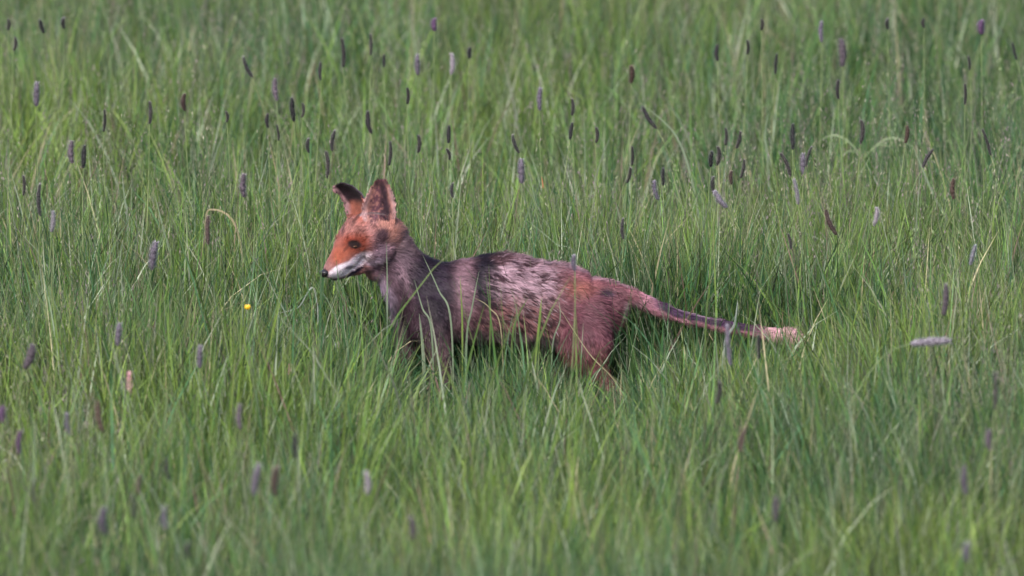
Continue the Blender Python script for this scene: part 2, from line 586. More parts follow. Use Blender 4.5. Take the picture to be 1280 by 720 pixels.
# ears (near one open towards the camera, far one bent over at the tip)
EAR_N = [(471, 297, -16, 15), (472, 278, -22, 22.5), (474, 263, -22, 23), (475, 250, -19, 20), (475.5, 240, -17, 16), (476.5, 231, -15, 11), (477, 223, -14, 5)]
EAR_F = [(449, 282, 4, 19), (447, 269, 5, 22), (443, 258, 6, 21), (439, 248, 7, 18), (432.5, 240, 8, 13.5), (425, 235.5, 8, 9), (417, 236, 7, 4)]
ear(fv, ff, EAR_N, (-0.30, -0.92, 0.05), cup=0.42)
ear(fv, ff, EAR_F, (-0.72, -0.65, -0.10), cup=0.40)

tmp_me = bpy.data.meshes.new('tmp')
tmp_me.from_pydata([tuple(v) for v in fv], [], ff)
tmp_me.update()
bm = bmesh.new(); bm.from_mesh(tmp_me); bmesh.ops.recalc_face_normals(bm, faces=bm.faces); bm.to_mesh(tmp_me); bm.free()
tmp = bpy.data.objects.new('tmp', tmp_me)
COL.objects.link(tmp)
md = tmp.modifiers.new('r', 'REMESH'); md.mode = 'VOXEL'; md.voxel_size = 0.0024; md.use_smooth_shade = True
sm = tmp.modifiers.new('s', 'SMOOTH'); sm.factor = 0.5; sm.iterations = 3
bpy.context.view_layer.update()
dg = bpy.context.evaluated_depsgraph_get()
body_me = bpy.data.meshes.new_from_object(tmp.evaluated_get(dg))
body_me.name = 'fox_body'
bpy.data.objects.remove(tmp)
bpy.data.meshes.remove(tmp_me)
nv = len(body_me.vertices)
BV = np.empty(nv * 3, np.float32); body_me.vertices.foreach_get('co', BV); BV = BV.reshape(-1, 3).astype(float)
BN = np.empty(nv * 3, np.float32); body_me.vertices.foreach_get('normal', BN); BN = BN.reshape(-1, 3).astype(float)


def lin(r, g, b_):
    f = lambda c: (c / 255 / 12.92) if c <= 10 else ((c / 255 + 0.055) / 1.055) ** 2.4
    return np.array([f(r), f(g), f(b_)])


def seg_dist(P, A, B):
    d = B - A
    t_ = np.clip(((P - A) @ d) / max(d @ d, 1e-9), 0, 1)
    return np.linalg.norm(P - (A + t_[:, None] * d), axis=1)


def ear_mask(P, rows):
    d = np.full(len(P), 9.0)
    for r0, r1 in zip(rows[1:-1], rows[2:]):
        d = np.minimum(d, seg_dist(P, P3(*r0[:3]), P3(*r1[:3])) * S - 0.5 * (r0[3] + r1[3]))
    return d


def coat(P, N):
    """colour of the fur, a pattern that belongs to the animal (both flanks alike), plus a painted rim light along the rump"""
    X = P[:, 0] * S + 640
    DY = P[:, 1] * S
    Yp = row_of(X, DY, P[:, 2] * S)
    n1 = noise(P * 45, 1); n2 = noise(P * 130, 2); n3 = noise(P * 15, 3)
    st = noise(np.stack([X * 0.12 + Yp * 0.04, Yp * 0.50 - X * 0.13, DY * 0.2], 1), 8)     # streaks along the coat
    C = np.tile(lin(116, 82, 82), (len(P), 1))

    def mix(mask, col):
        nonlocal C
        mk = np.clip(mask, 0, 1)[:, None]
        C = C * (1 - mk) + col * mk

    def el(cx, cy, rx, ry, soft=0.35, rot=0.0):
        c_, s_ = math.cos(rot), math.sin(rot)
        u = (X - cx) * c_ + (Yp - cy) * s_
        v = -(X - cx) * s_ + (Yp - cy) * c_
        d = np.sqrt((u / rx) ** 2 + (v / ry) ** 2) + (n1 - 0.5) * 0.45
        return 1 - ss(1 - soft, 1 + soft, d)
    # fore part: grey violet neck, dark shoulder saddle, pale waist, dark band
    mix(1 - ss(545, 600, X), lin(100, 80, 82))
    mix(el(498, 345, 26, 34), lin(112, 90, 98))
    mix(el(540, 360, 32, 50, 0.5), lin(42, 30, 44))
    mix(el(520, 395, 26, 45, 0.5), lin(66, 46, 54))
    mix(el(580, 350, 20, 40, 0.6), lin(138, 108, 114))
    mix(el(608, 352, 19, 47, 0.35, -0.1), lin(30, 22, 34))
    mix(el(604, 410, 24, 24, 0.5), lin(86, 62, 66))
    mix(el(481, 370, 9, 34, 0.6, -0.42), lin(176, 156, 170))
    mix(el(506, 352, 4, 26, 0.7, -0.3) * 0.7, lin(150, 122, 130))
    mix(el(541, 352, 26, 42, 0.45) * 0.85, lin(40, 29, 44))
    # shaggy flank, pale lilac and dark strands
    fl = el(655, 352, 42, 32, 0.45, 0.35)
    mix(fl * ss(0.30, 0.58, st), lin(178, 148, 154))
    mix(fl * (1 - ss(0.30, 0.46, st)), lin(86, 58, 66))
    fb = el(655, 402, 50, 28, 0.5)
    mix(fb * ss(0.35, 0.65, st), lin(150, 106, 102))
    mix(fb * (1 - ss(0.3, 0.5, st)), lin(80, 52, 54))
    # hind part
    mix(ss(680, 712, X) * (1 - ss(800, 812, X)), lin(134, 86, 92))
    mix(el(724, 362, 19, 12, 0.8, 0.2), lin(162, 100, 86))
    mix(el(742, 400, 34, 34, 0.6) * (0.5 + 0.5 * ss(0.3, 0.6, st)), lin(104, 64, 72))
    mix(el(757, 366, 9, 5, 0.6), lin(66, 46, 60))
    mix(ss(415, 445, Yp) * ss(690, 705, X), lin(104, 62, 60))
    mix(ss(772, 779, X - (Yp - 400) * -0.04) * ss(372, 385, Yp) * 0.7, lin(184, 158, 158))
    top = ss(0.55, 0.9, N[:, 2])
    mix(ss(0.72, 0.98, N[:, 2]) * ss(650, 680, X) * (1 - ss(790, 815, X)) * (Yp < 375) * 0.65, lin(196, 164, 168))  # light catching the top of back and rump, painted as a pale rim
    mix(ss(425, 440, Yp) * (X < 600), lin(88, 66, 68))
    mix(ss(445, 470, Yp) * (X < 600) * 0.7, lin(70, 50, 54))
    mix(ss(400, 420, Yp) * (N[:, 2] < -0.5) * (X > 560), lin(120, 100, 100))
    # tail
    tl = ss(792, 806, X)
    mix(tl, lin(194, 138, 148))
    mix(tl * ss(808, 828, X) * ss(-0.35, 0.15, N[:, 2] + (n2 - 0.5) * 0.5) * (1 - ss(930, 965, X)), lin(68, 42, 70))
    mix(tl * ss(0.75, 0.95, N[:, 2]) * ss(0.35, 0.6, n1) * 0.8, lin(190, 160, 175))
    mix(ss(945, 975, X), lin(236, 190, 192))
    # head
    hd = (1 - ss(488, 503, X + (Yp - 300) * 0.6)) * (Yp < 348)
    mix(hd, lin(166, 118, 110))
    mix(hd * el(480, 318, 20, 20, 0.5), lin(142, 118, 128))
    mix(hd * el(482, 336, 20, 13, 0.5), lin(120, 98, 112))
    mix(hd * el(489, 282, 14, 22, 0.5), lin(196, 140, 120))
    mix(hd * el(441, 306, 20, 15, 0.7), lin(160, 82, 58))
    mix(hd * el(438, 280, 14, 12, 0.7), lin(172, 118, 106))
    mix(hd * el(443, 304, 15, 9, 0.7), lin(128, 54, 36))
    mix(hd * el(424, 318, 14, 14, 0.6), lin(172, 92, 66))
    mix(hd * el(452, 264, 14, 16, 0.5), lin(178, 104, 84))
    mix(hd * el(478, 296, 8, 9, 0.5), lin(92, 66, 72))
    # white muzzle side, lips and chin
    wl = el(428, 338, 21, 8, 0.25, -0.42)
    mix(hd * wl, lin(255, 240, 240) * 1.3)
    mix(hd * el(450, 325, 14, 7, 0.4, -0.55), lin(250, 232, 234) * 1.15)
    mix(hd * el(470, 327, 14, 4, 0.5, -0.15), lin(214, 192, 204))
    mix(hd * el(436, 334.5, 6, 2.2, 0.4, -0.2) * 0.8, lin(80, 60, 76))
    mix(hd * el(444, 339.5, 13, 2.6, 0.35, -0.62), lin(46, 32, 50))
    mix(hd * el(432, 346, 10, 1.6, 0.4, -0.25) * 0.8, lin(70, 52, 66))
    mix(hd * el(443.5, 305.5, 8.5, 5.0, 0.3, 0.15), lin(40, 22, 22))
    mix(hd * el(433, 311, 6, 2.0, 0.4, -0.8) * 0.6, lin(90, 45, 35))
    mix(hd * el(405, 341, 6, 6, 0.3), lin(48, 36, 44))
    mix(hd * el(429, 288, 1.8, 7, 0.4, 0.15) * 0.7, lin(60, 36, 36))
    # near ear
    dn = ear_mask(P, EAR_N); en = (dn < 1.0) & (Yp < 278 + (n1 - 0.5) * 8)
    inner_n = ss(0.0, 0.35, -N[:, 1])
    mix(en * 1.0, lin(168, 118, 104))
    mix(en * (1 - inner_n), lin(60, 38, 44))
    edge = np.abs(X - 475) / np.interp(Yp, [224, 231, 239, 249, 260, 275], [5, 9, 13, 16, 19, 19])
    mix(en * inner_n * (1 - ss(0.5, 0.85, edge + (n2 - 0.5) * 0.5)) * (0.35 + 0.65 * ss(0.2, 0.6, noise(P * 260, 12))), lin(92, 58, 66))
    mix(en * inner_n * ss(0.05, 0.35, (X - 473) / 14) * (1 - ss(0.5, 0.8, edge)) * ss(0.2, 0.45, n2 + 0.15), lin(52, 32, 40))
    mix(en * ss(0.72, 1.0, edge) * ss(232, 240, Yp) * 0.8, lin(200, 160, 152))
    mix(en * (1 - ss(228, 235, Yp)) * 0.8, lin(80, 48, 54))
    # far ear: black back and tip, pale inside
    df = ear_mask(P, EAR_F); ef = (df < 1.5) & (Yp < 268) & (DY > -6)
    mix(ef * 1.0, lin(52, 34, 42))
    lowl = (Yp - 240) * 1.0 - (X - 426) * 1.25
    mix(ef * ss(0.0, 0.3, -(N[:, 0] * 0.72 + N[:, 1] * 0.65)) * ss(-3, 3, lowl), lin(196, 152, 150))
    mix(ef * ss(246, 255, Yp) * ss(433, 441, X), lin(172, 104, 84))
    mix(el(447, 271, 2.2, 11, 0.5, 0.6) * (DY < 5) * 0.8, lin(80, 42, 36))
    tz = ss(495, 530, X + (Yp - 300) * 0.3) * (1 - ss(790, 800, X)) * ss(300, 330, Yp)
    C = C * (1 + tz * (-0.20 + 0.40 * ss(0.25, 0.75, st)))[:, None]
    C = C * (0.78 + 0.44 * noise(P * 75, 14))[:, None]
    C = C * (1 + hd * (-0.22 + 0.44 * noise(P * 210, 19)))[:, None]
    C = C * (0.82 + 0.36 * n3)[:, None] * (0.86 + 0.28 * n2)[:, None]
    return C * np.array([0.62, 0.60, 0.66])


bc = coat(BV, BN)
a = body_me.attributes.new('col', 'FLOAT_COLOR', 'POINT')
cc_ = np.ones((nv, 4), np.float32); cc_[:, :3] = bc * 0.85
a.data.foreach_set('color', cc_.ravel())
body_me.materials.clear()
M_COAT = mat_attr('fox_coat', rough=0.8, spec=0.15, sheen=0.2)
M_HAIR = mat_attr('fox_hair', rough=0.6, spec=0.25, transl=0.12)
fox = tag(empty('fox', (0, 0, 0)), 'patchy moulting red fox with thin tail, standing side-on in the long grass', 'fox')
body = link('body', body_me, M_COAT, fox)

# fur
segs = []


def add_seg(pts, w_=1.0, rev=False):
    pts = [P3(*p[:3]) for p in pts]
    if rev:
        pts = pts[::-1]
    for p, q_ in zip(pts[:-1], pts[1:]):
        segs.append((p, q_, w_))


add_seg(TRUNK); add_seg(HEAD, rev=True); add_seg(JAW, rev=True); add_seg(TAIL)
for L_ in LEGS:
    add_seg(L_[2:], 1.2)
add_seg(EAR_N[1:], 1.6); add_seg(EAR_F[1:], 1.6)
NH = 190000
ridx = R.integers(0, nv, NH)
root = BV[ridx] + R.uniform(-0.0012, 0.0012, (NH, 3))
nor = BN[ridx]
flow = np.zeros((NH, 3))
for A_, B_, w_ in segs:
    d_ = seg_dist(root, A_, B_) + 0.004
    dr = (B_ - A_) / np.linalg.norm(B_ - A_)
    flow += (w_ / d_ ** 5)[:, None] * dr
flow /= np.linalg.norm(flow, axis=1)[:, None]
X = root[:, 0] * S + 640; YP = row_of(X, root[:, 1] * S, root[:, 2] * S)
trunk_zone = ss(500, 540, X) * (1 - ss(775, 795, X)) * (1 - ss(440, 460, YP))
flow[:, 2] -= 0.45 * trunk_zone
flow[:, 0] += 0.15 * trunk_zone
flow += nor * 0.0
flow -= nor * (flow * nor).sum(1)[:, None]
flow /= np.linalg.norm(flow, axis=1)[:, None] + 1e-9
clump = np.stack([noise(root * 60, 50 + k) - 0.5 for k in range(3)], 1)
shag = ss(610, 630, X) * (1 - ss(690, 720, X)) * trunk_zone
lift = 0.22 + 0.15 * R.random(NH) + 0.22 * shag
dirv = flow + nor * lift[:, None] + clump * (0.8 + 0.35 * shag)[:, None] + R.normal(0, 0.17, (NH, 3)) + nor * (0.5 * (R.random(NH) < 0.06))[:, None]
dirv /= np.linalg.norm(dirv, axis=1)[:, None]
dn = dirv * 0.9 + flow * 0.35 + np.array([0, 0, -0.18])
dn /= np.linalg.norm(dn, axis=1)[:, None]
ln = np.full(NH, 0.013)
hd_ = (1 - ss(480, 505, X)) * (YP < 350)
ln = ln * (1 - hd_) + (0.0075 + 0.006 * ss(455, 480, X) * ss(300, 315, YP)) * hd_
muz = (X < 440) & (YP > 300) & (YP < 352)
ln[muz] = 0.0038
eye_z = (np.hypot(X - 444, YP - 305) < 9)
ln[eye_z] = 0.003
ear_z = ((YP < 270) & (X < 500))
ln[ear_z] = 0.0045
ln += shag * 0.006
ln += 0.005 * trunk_zone * ss(690, 720, X) * ss(380, 400, YP)
ln += 0.005 * ss(470, 480, X) * (1 - ss(500, 530, X)) * ss(335, 350, YP)
leg = ss(440, 470, YP)
ln = ln * (1 - leg) + 0.008 * leg
tail = ss(785, 800, X)
ln = ln * (1 - tail) + (0.004 + 0.013 * noise(root * 55, 91)) * tail
ln += 0.014 * ss(958, 975, X)
ln *= R.uniform(0.6, 1.25, NH)
hw = R.uniform(0.00035, 0.0008, NH) * (1 + 0.3 * shag)
hw[muz | ear_z] *= 0.55
sidev = np.cross(dirv, nor); sidev /= np.linalg.norm(sidev, axis=1)[:, None] + 1e-9
p0 = root - nor * 0.001
p1 = p0 + dirv * (ln * 0.5)[:, None]
p2 = p1 + dn * (ln * 0.5)[:, None]
HVv = np.stack([p0 - sidev * hw[:, None], p0 + sidev * hw[:, None], p1 - sidev * hw[:, None] * 0.8, p1 + sidev * hw[:, None] * 0.8, p2], 1).reshape(-1, 3)
HVv[:, 2] = np.maximum(HVv[:, 2], 0.001)
b5 = np.arange(NH) * 5
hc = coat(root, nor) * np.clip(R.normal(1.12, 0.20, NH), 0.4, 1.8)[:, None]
hc = hc * np.where(hd_ > 0.3, np.clip(R.normal(1.0, 0.30, NH), 0.35, 1.8), 1.0)[:, None]
hc = np.where((R.random(NH) < 0.05 * trunk_zone * shag)[:, None], lin(170, 145, 155) * 0.7, hc)
hc5 = np.repeat(hc, 5, axis=0)
fur_me = np_mesh('fur', HVv, np.stack([b5, b5 + 1, b5 + 3, b5 + 2], 1), np.stack([b5 + 2, b5 + 3, b5 + 4], 1), hc5)
fur = link('fur', fur_me, M_HAIR, fox)

# eyes, nose, whiskers
bvh = BVHTree.FromPolygons([tuple(v) for v in BV], [tuple(p.vertices) for p in body_me.polygons])


def ball(r, sx=1, sy=1, sz=1, seg=20):
    bm_ = bmesh.new()
    bmesh.ops.create_uvsphere(bm_, u_segments=seg, v_segments=seg // 2 + 2, radius=r)
    for v in bm_.verts:
        v.co.x *= sx; v.co.y *= sy; v.co.z *= sz
    for f in bm_.faces:
        f.smooth = True
    me_ = bpy.data.meshes.new('ball'); bm_.to_mesh(me_); bm_.free()
    return me_


M_EYE = mat_plain('amber_iris', (0.07, 0.028, 0.010), 0.3, 0.3, coat=0.15)
M_PUPIL = mat_plain('pupil', (0.006, 0.005, 0.005), 0.06, 0.6, coat=1.0)
M_NOSE = mat_plain('nose_leather', (0.018, 0.014, 0.018), 0.38, 0.45, (0.008, 0.007, 0.009), 900)
axis = Vector(P3(407, 341, -55) - P3(477, 291, -9)).normalized()
lat = axis.cross(Vector((0, 0, 1))).normalized()        # the head's own left-right
mid = Vector(P3(449, 298, -25))
hit = bvh.ray_cast(CAM, ray(443.5, 308.5 - 0), 60)[0]
print('eye hit', hit)
if hit is None:
    hit = Vector(P3(444, 305, -50))
side_s = -1 if (hit - mid).dot(lat) < 0 else 1
for s in (1, -1):
    e = hit.copy()
    if s < 0:
        e = hit - lat * (2 * (hit - mid).dot(lat))
    out = (lat * (side_s * s) * 0.8 + axis * 0.45 + Vector((0, 0, 0.1))).normalized()
    ey = link('eye', ball(0.0056, 1, 1, 0.48), M_EYE, fox)
    ey.location = e - out * 0.0031
    pu = link('pupil', ball(0.0027, 0.8, 0.8, 0.9, 12), M_PUPIL, ey)
    pu.location = out * 0.0034
bm = bmesh.new()
bmesh.ops.create_uvsphere(bm, u_segments=24, v_segments=16, radius=0.0112)
for v in bm.verts:                       # pad: flat top, notch between two nostrils
    v.co.x *= 0.82
    v.co.z *= 0.86
    if v.co.z > 0.004:
        v.co.z = 0.004 + (v.co.z - 0.004) * 0.4
    for s in (-1, 1):
        d_ = (v.co - Vector((-0.0065, s * 0.0048, -0.001))).length
        v.co.x += 0.0028 * math.exp(-(d_ / 0.0022) ** 2)
    v.co.x += 0.0016 * math.exp(-(v.co.y / 0.001) ** 2) * (v.co.x < 0)
    v.co.y *= 1.0 - 0.25 * (v.co.z < -0.003)
for f in bm.faces:
    f.smooth = True
nm = bpy.data.meshes.new('nose'); bm.to_mesh(nm); bm.free()
nose = link('nose', nm, M_NOSE, fox)
nose.location = P3(406, 341, -57.5)
nose.rotation_euler = (0, math.radians(-12), math.radians(38))


def tube(pts, r, n=6, taper=0.35):
    """thin round stem through metre points; radius falls to r*taper"""
    pts = np.array([tuple(p) for p in pts], float)
    k = len(pts)
    T = np.gradient(pts, axis=0); T /= np.linalg.norm(T, axis=1)[:, None] + 1e-9
    V = []
    for i in range(k):
        ref = np.array([1.0, 0, 0]) if abs(T[i][0]) < 0.8 else np.array([0, 1.0, 0])
        u = np.cross(T[i], ref); u /= np.linalg.norm(u)
        v = np.cross(T[i], u)
        rr_ = r * (1 - (1 - taper) * i / (k - 1))
        for j in range(n):
            a_ = 2 * math.pi * j / n
            V.append(pts[i] + (u * math.cos(a_) + v * math.sin(a_)) * rr_)
    F = [(i * n + j, i * n + (j + 1) % n, (i + 1) * n + (j + 1) % n, (i + 1) * n + j) for i in range(k - 1) for j in range(n)]
    return V, F


M_WHISK = mat_plain('whisker_hair', (0.03, 0.022, 0.025), 0.4)
for s in (0, 1):
    wv_, wf_ = [], []
    for k in range(6):
        st_ = Vector(P3(422 + 3 * (k % 3), 335 + 2.5 * (k // 3), -50 if s == 0 else -36))
        dr = Vector((0.25 - 0.1 * k % 0.3, -1.0 if s == 0 else 0.9, -0.35 + 0.16 * k)).normalized()
        pts = [st_ + dr * (0.045 * u) + Vector((0.012, 0, -0.012)) * u * u for u in np.linspace(0, 1, 6)]
        V, F = tube(pts, 0.00022, 4, 0.3)
        wf_ += [tuple(i + len(wv_) for i in f) for f in F]; wv_ += V
    wm = bpy.data.meshes.new('whiskers'); wm.from_pydata([tuple(v) for v in wv_], [], wf_)
    link('whiskers', wm, M_WHISK, fox)

# ------------------------------------------------------------------ single seed heads, each on its own stem
def spike_mesh(name, seed, ln_, rad, kind):
    """one foxtail spike, base at the origin, pointing up +z: packed spikelets with fine bristles"""
    rg = np.random.default_rng(seed)
    V, F3, F4, C = [], [], [], []
    cols = {'dark': (lin(62, 58, 60), lin(138, 132, 132)), 'lilac': (lin(108, 98, 110), lin(172, 164, 172)),
            'brown': (lin(88, 72, 68), lin(158, 140, 130)), 'pale': (lin(150, 142, 150), lin(206, 200, 208)),
            'purple': (lin(112, 82, 112), lin(170, 138, 168))}[kind]
    tone = rg.uniform(0.75, 1.15) * np.array([rg.uniform(0.9, 1.04), 1.0, rg.uniform(0.95, 1.1)])
    rad = rad * rg.uniform(0.8, 1.2)
    cols = (cols[0] * tone, cols[1] * tone)
    n, k = 10, 22
    for i in range(k):
        t_ = i / (k - 1)
        r_ = rad * 0.8 * (math.sin(math.pi * min(max(t_ * 0.93 + 0.05, 0), 1)) ** 0.42) * (0.85 + 0.3 * rg.random())
        for j in range(n):
            a_ = 2 * math.pi * (j + 0.5 * (i % 2)) / n
            q_ = r_ * (0.82 + 0.36 * rg.random())
            V.append((math.cos(a_) * q_, math.sin(a_) * q_, t_ * ln_)); C.append(cols[0] * 0.8 * rg.uniform(0.7, 1.3))
    for i in range(k - 1):
        for j in range(n):
            F4.append((i * n + j, i * n + (j + 1) % n, (i + 1) * n + (j + 1) % n, (i + 1) * n + j))
    bow = rg.uniform(-1, 1) * 0.0035
    V = [(v[0] + bow * math.sin(math.pi * v[2] / ln_), v[1], v[2]) for v in V]
    for _ in range(520):
        t_ = rg.random(); a_ = rg.uniform(0, 6.283)
        r_ = rad * (math.sin(math.pi * min(max(t_ * 0.93 + 0.05, 0), 1)) ** 0.42) * 0.95
        b_ = np.array([math.cos(a_) * r_ + bow * math.sin(math.pi * t_), math.sin(a_) * r_, t_ * ln_])
        d_ = np.array([math.cos(a_), math.sin(a_), rg.uniform(0.5, 1.6)]); d_ /= np.linalg.norm(d_)
        sd = np.array([-math.sin(a_), math.cos(a_), 0])
        fl = 0.0058 if kind in ('dark', 'brown') else 0.0072
        L_ = fl * rg.uniform(0.5, 1.2)
        i0 = len(V)
        V += [tuple(b_ - sd * 0.0005), tuple(b_ + sd * 0.0005), tuple(b_ + d_ * L_)]
        cc2 = cols[1] * 0.85 * rg.uniform(0.6, 1.3)
        C += [cc2] * 3
        F3.append((i0, i0 + 1, i0 + 2))
    return np_mesh(name, V, F4, F3, np.array(C))


M_SPIKE = mat_attr('spikelets', rough=0.75, spec=0.2, transl=0.15)
M_STEM = mat_plain('green_stem', (0.17, 0.215, 0.09), 0.5, 0.35, (0.085, 0.125, 0.05), 40)
M_DRYST = mat_plain('dry_stem', (0.26, 0.21, 0.13), 0.6, 0.3, (0.18, 0.14, 0.09), 40)
BASE_L = 0.06
SPIKES = {}
for kn in ('dark', 'lilac', 'brown', 'pale', 'purple'):
    rad = {'dark': 0.0043, 'lilac': 0.0062, 'brown': 0.0055, 'pale': 0.0060, 'purple': 0.0065}[kn]
    SPIKES[kn] = [spike_mesh('spike_' + kn, 100 + q_ * 7 + len(kn), BASE_L, rad, kn) for q_ in range(6)]

G = 'foxtail seed heads scattered through the meadow'
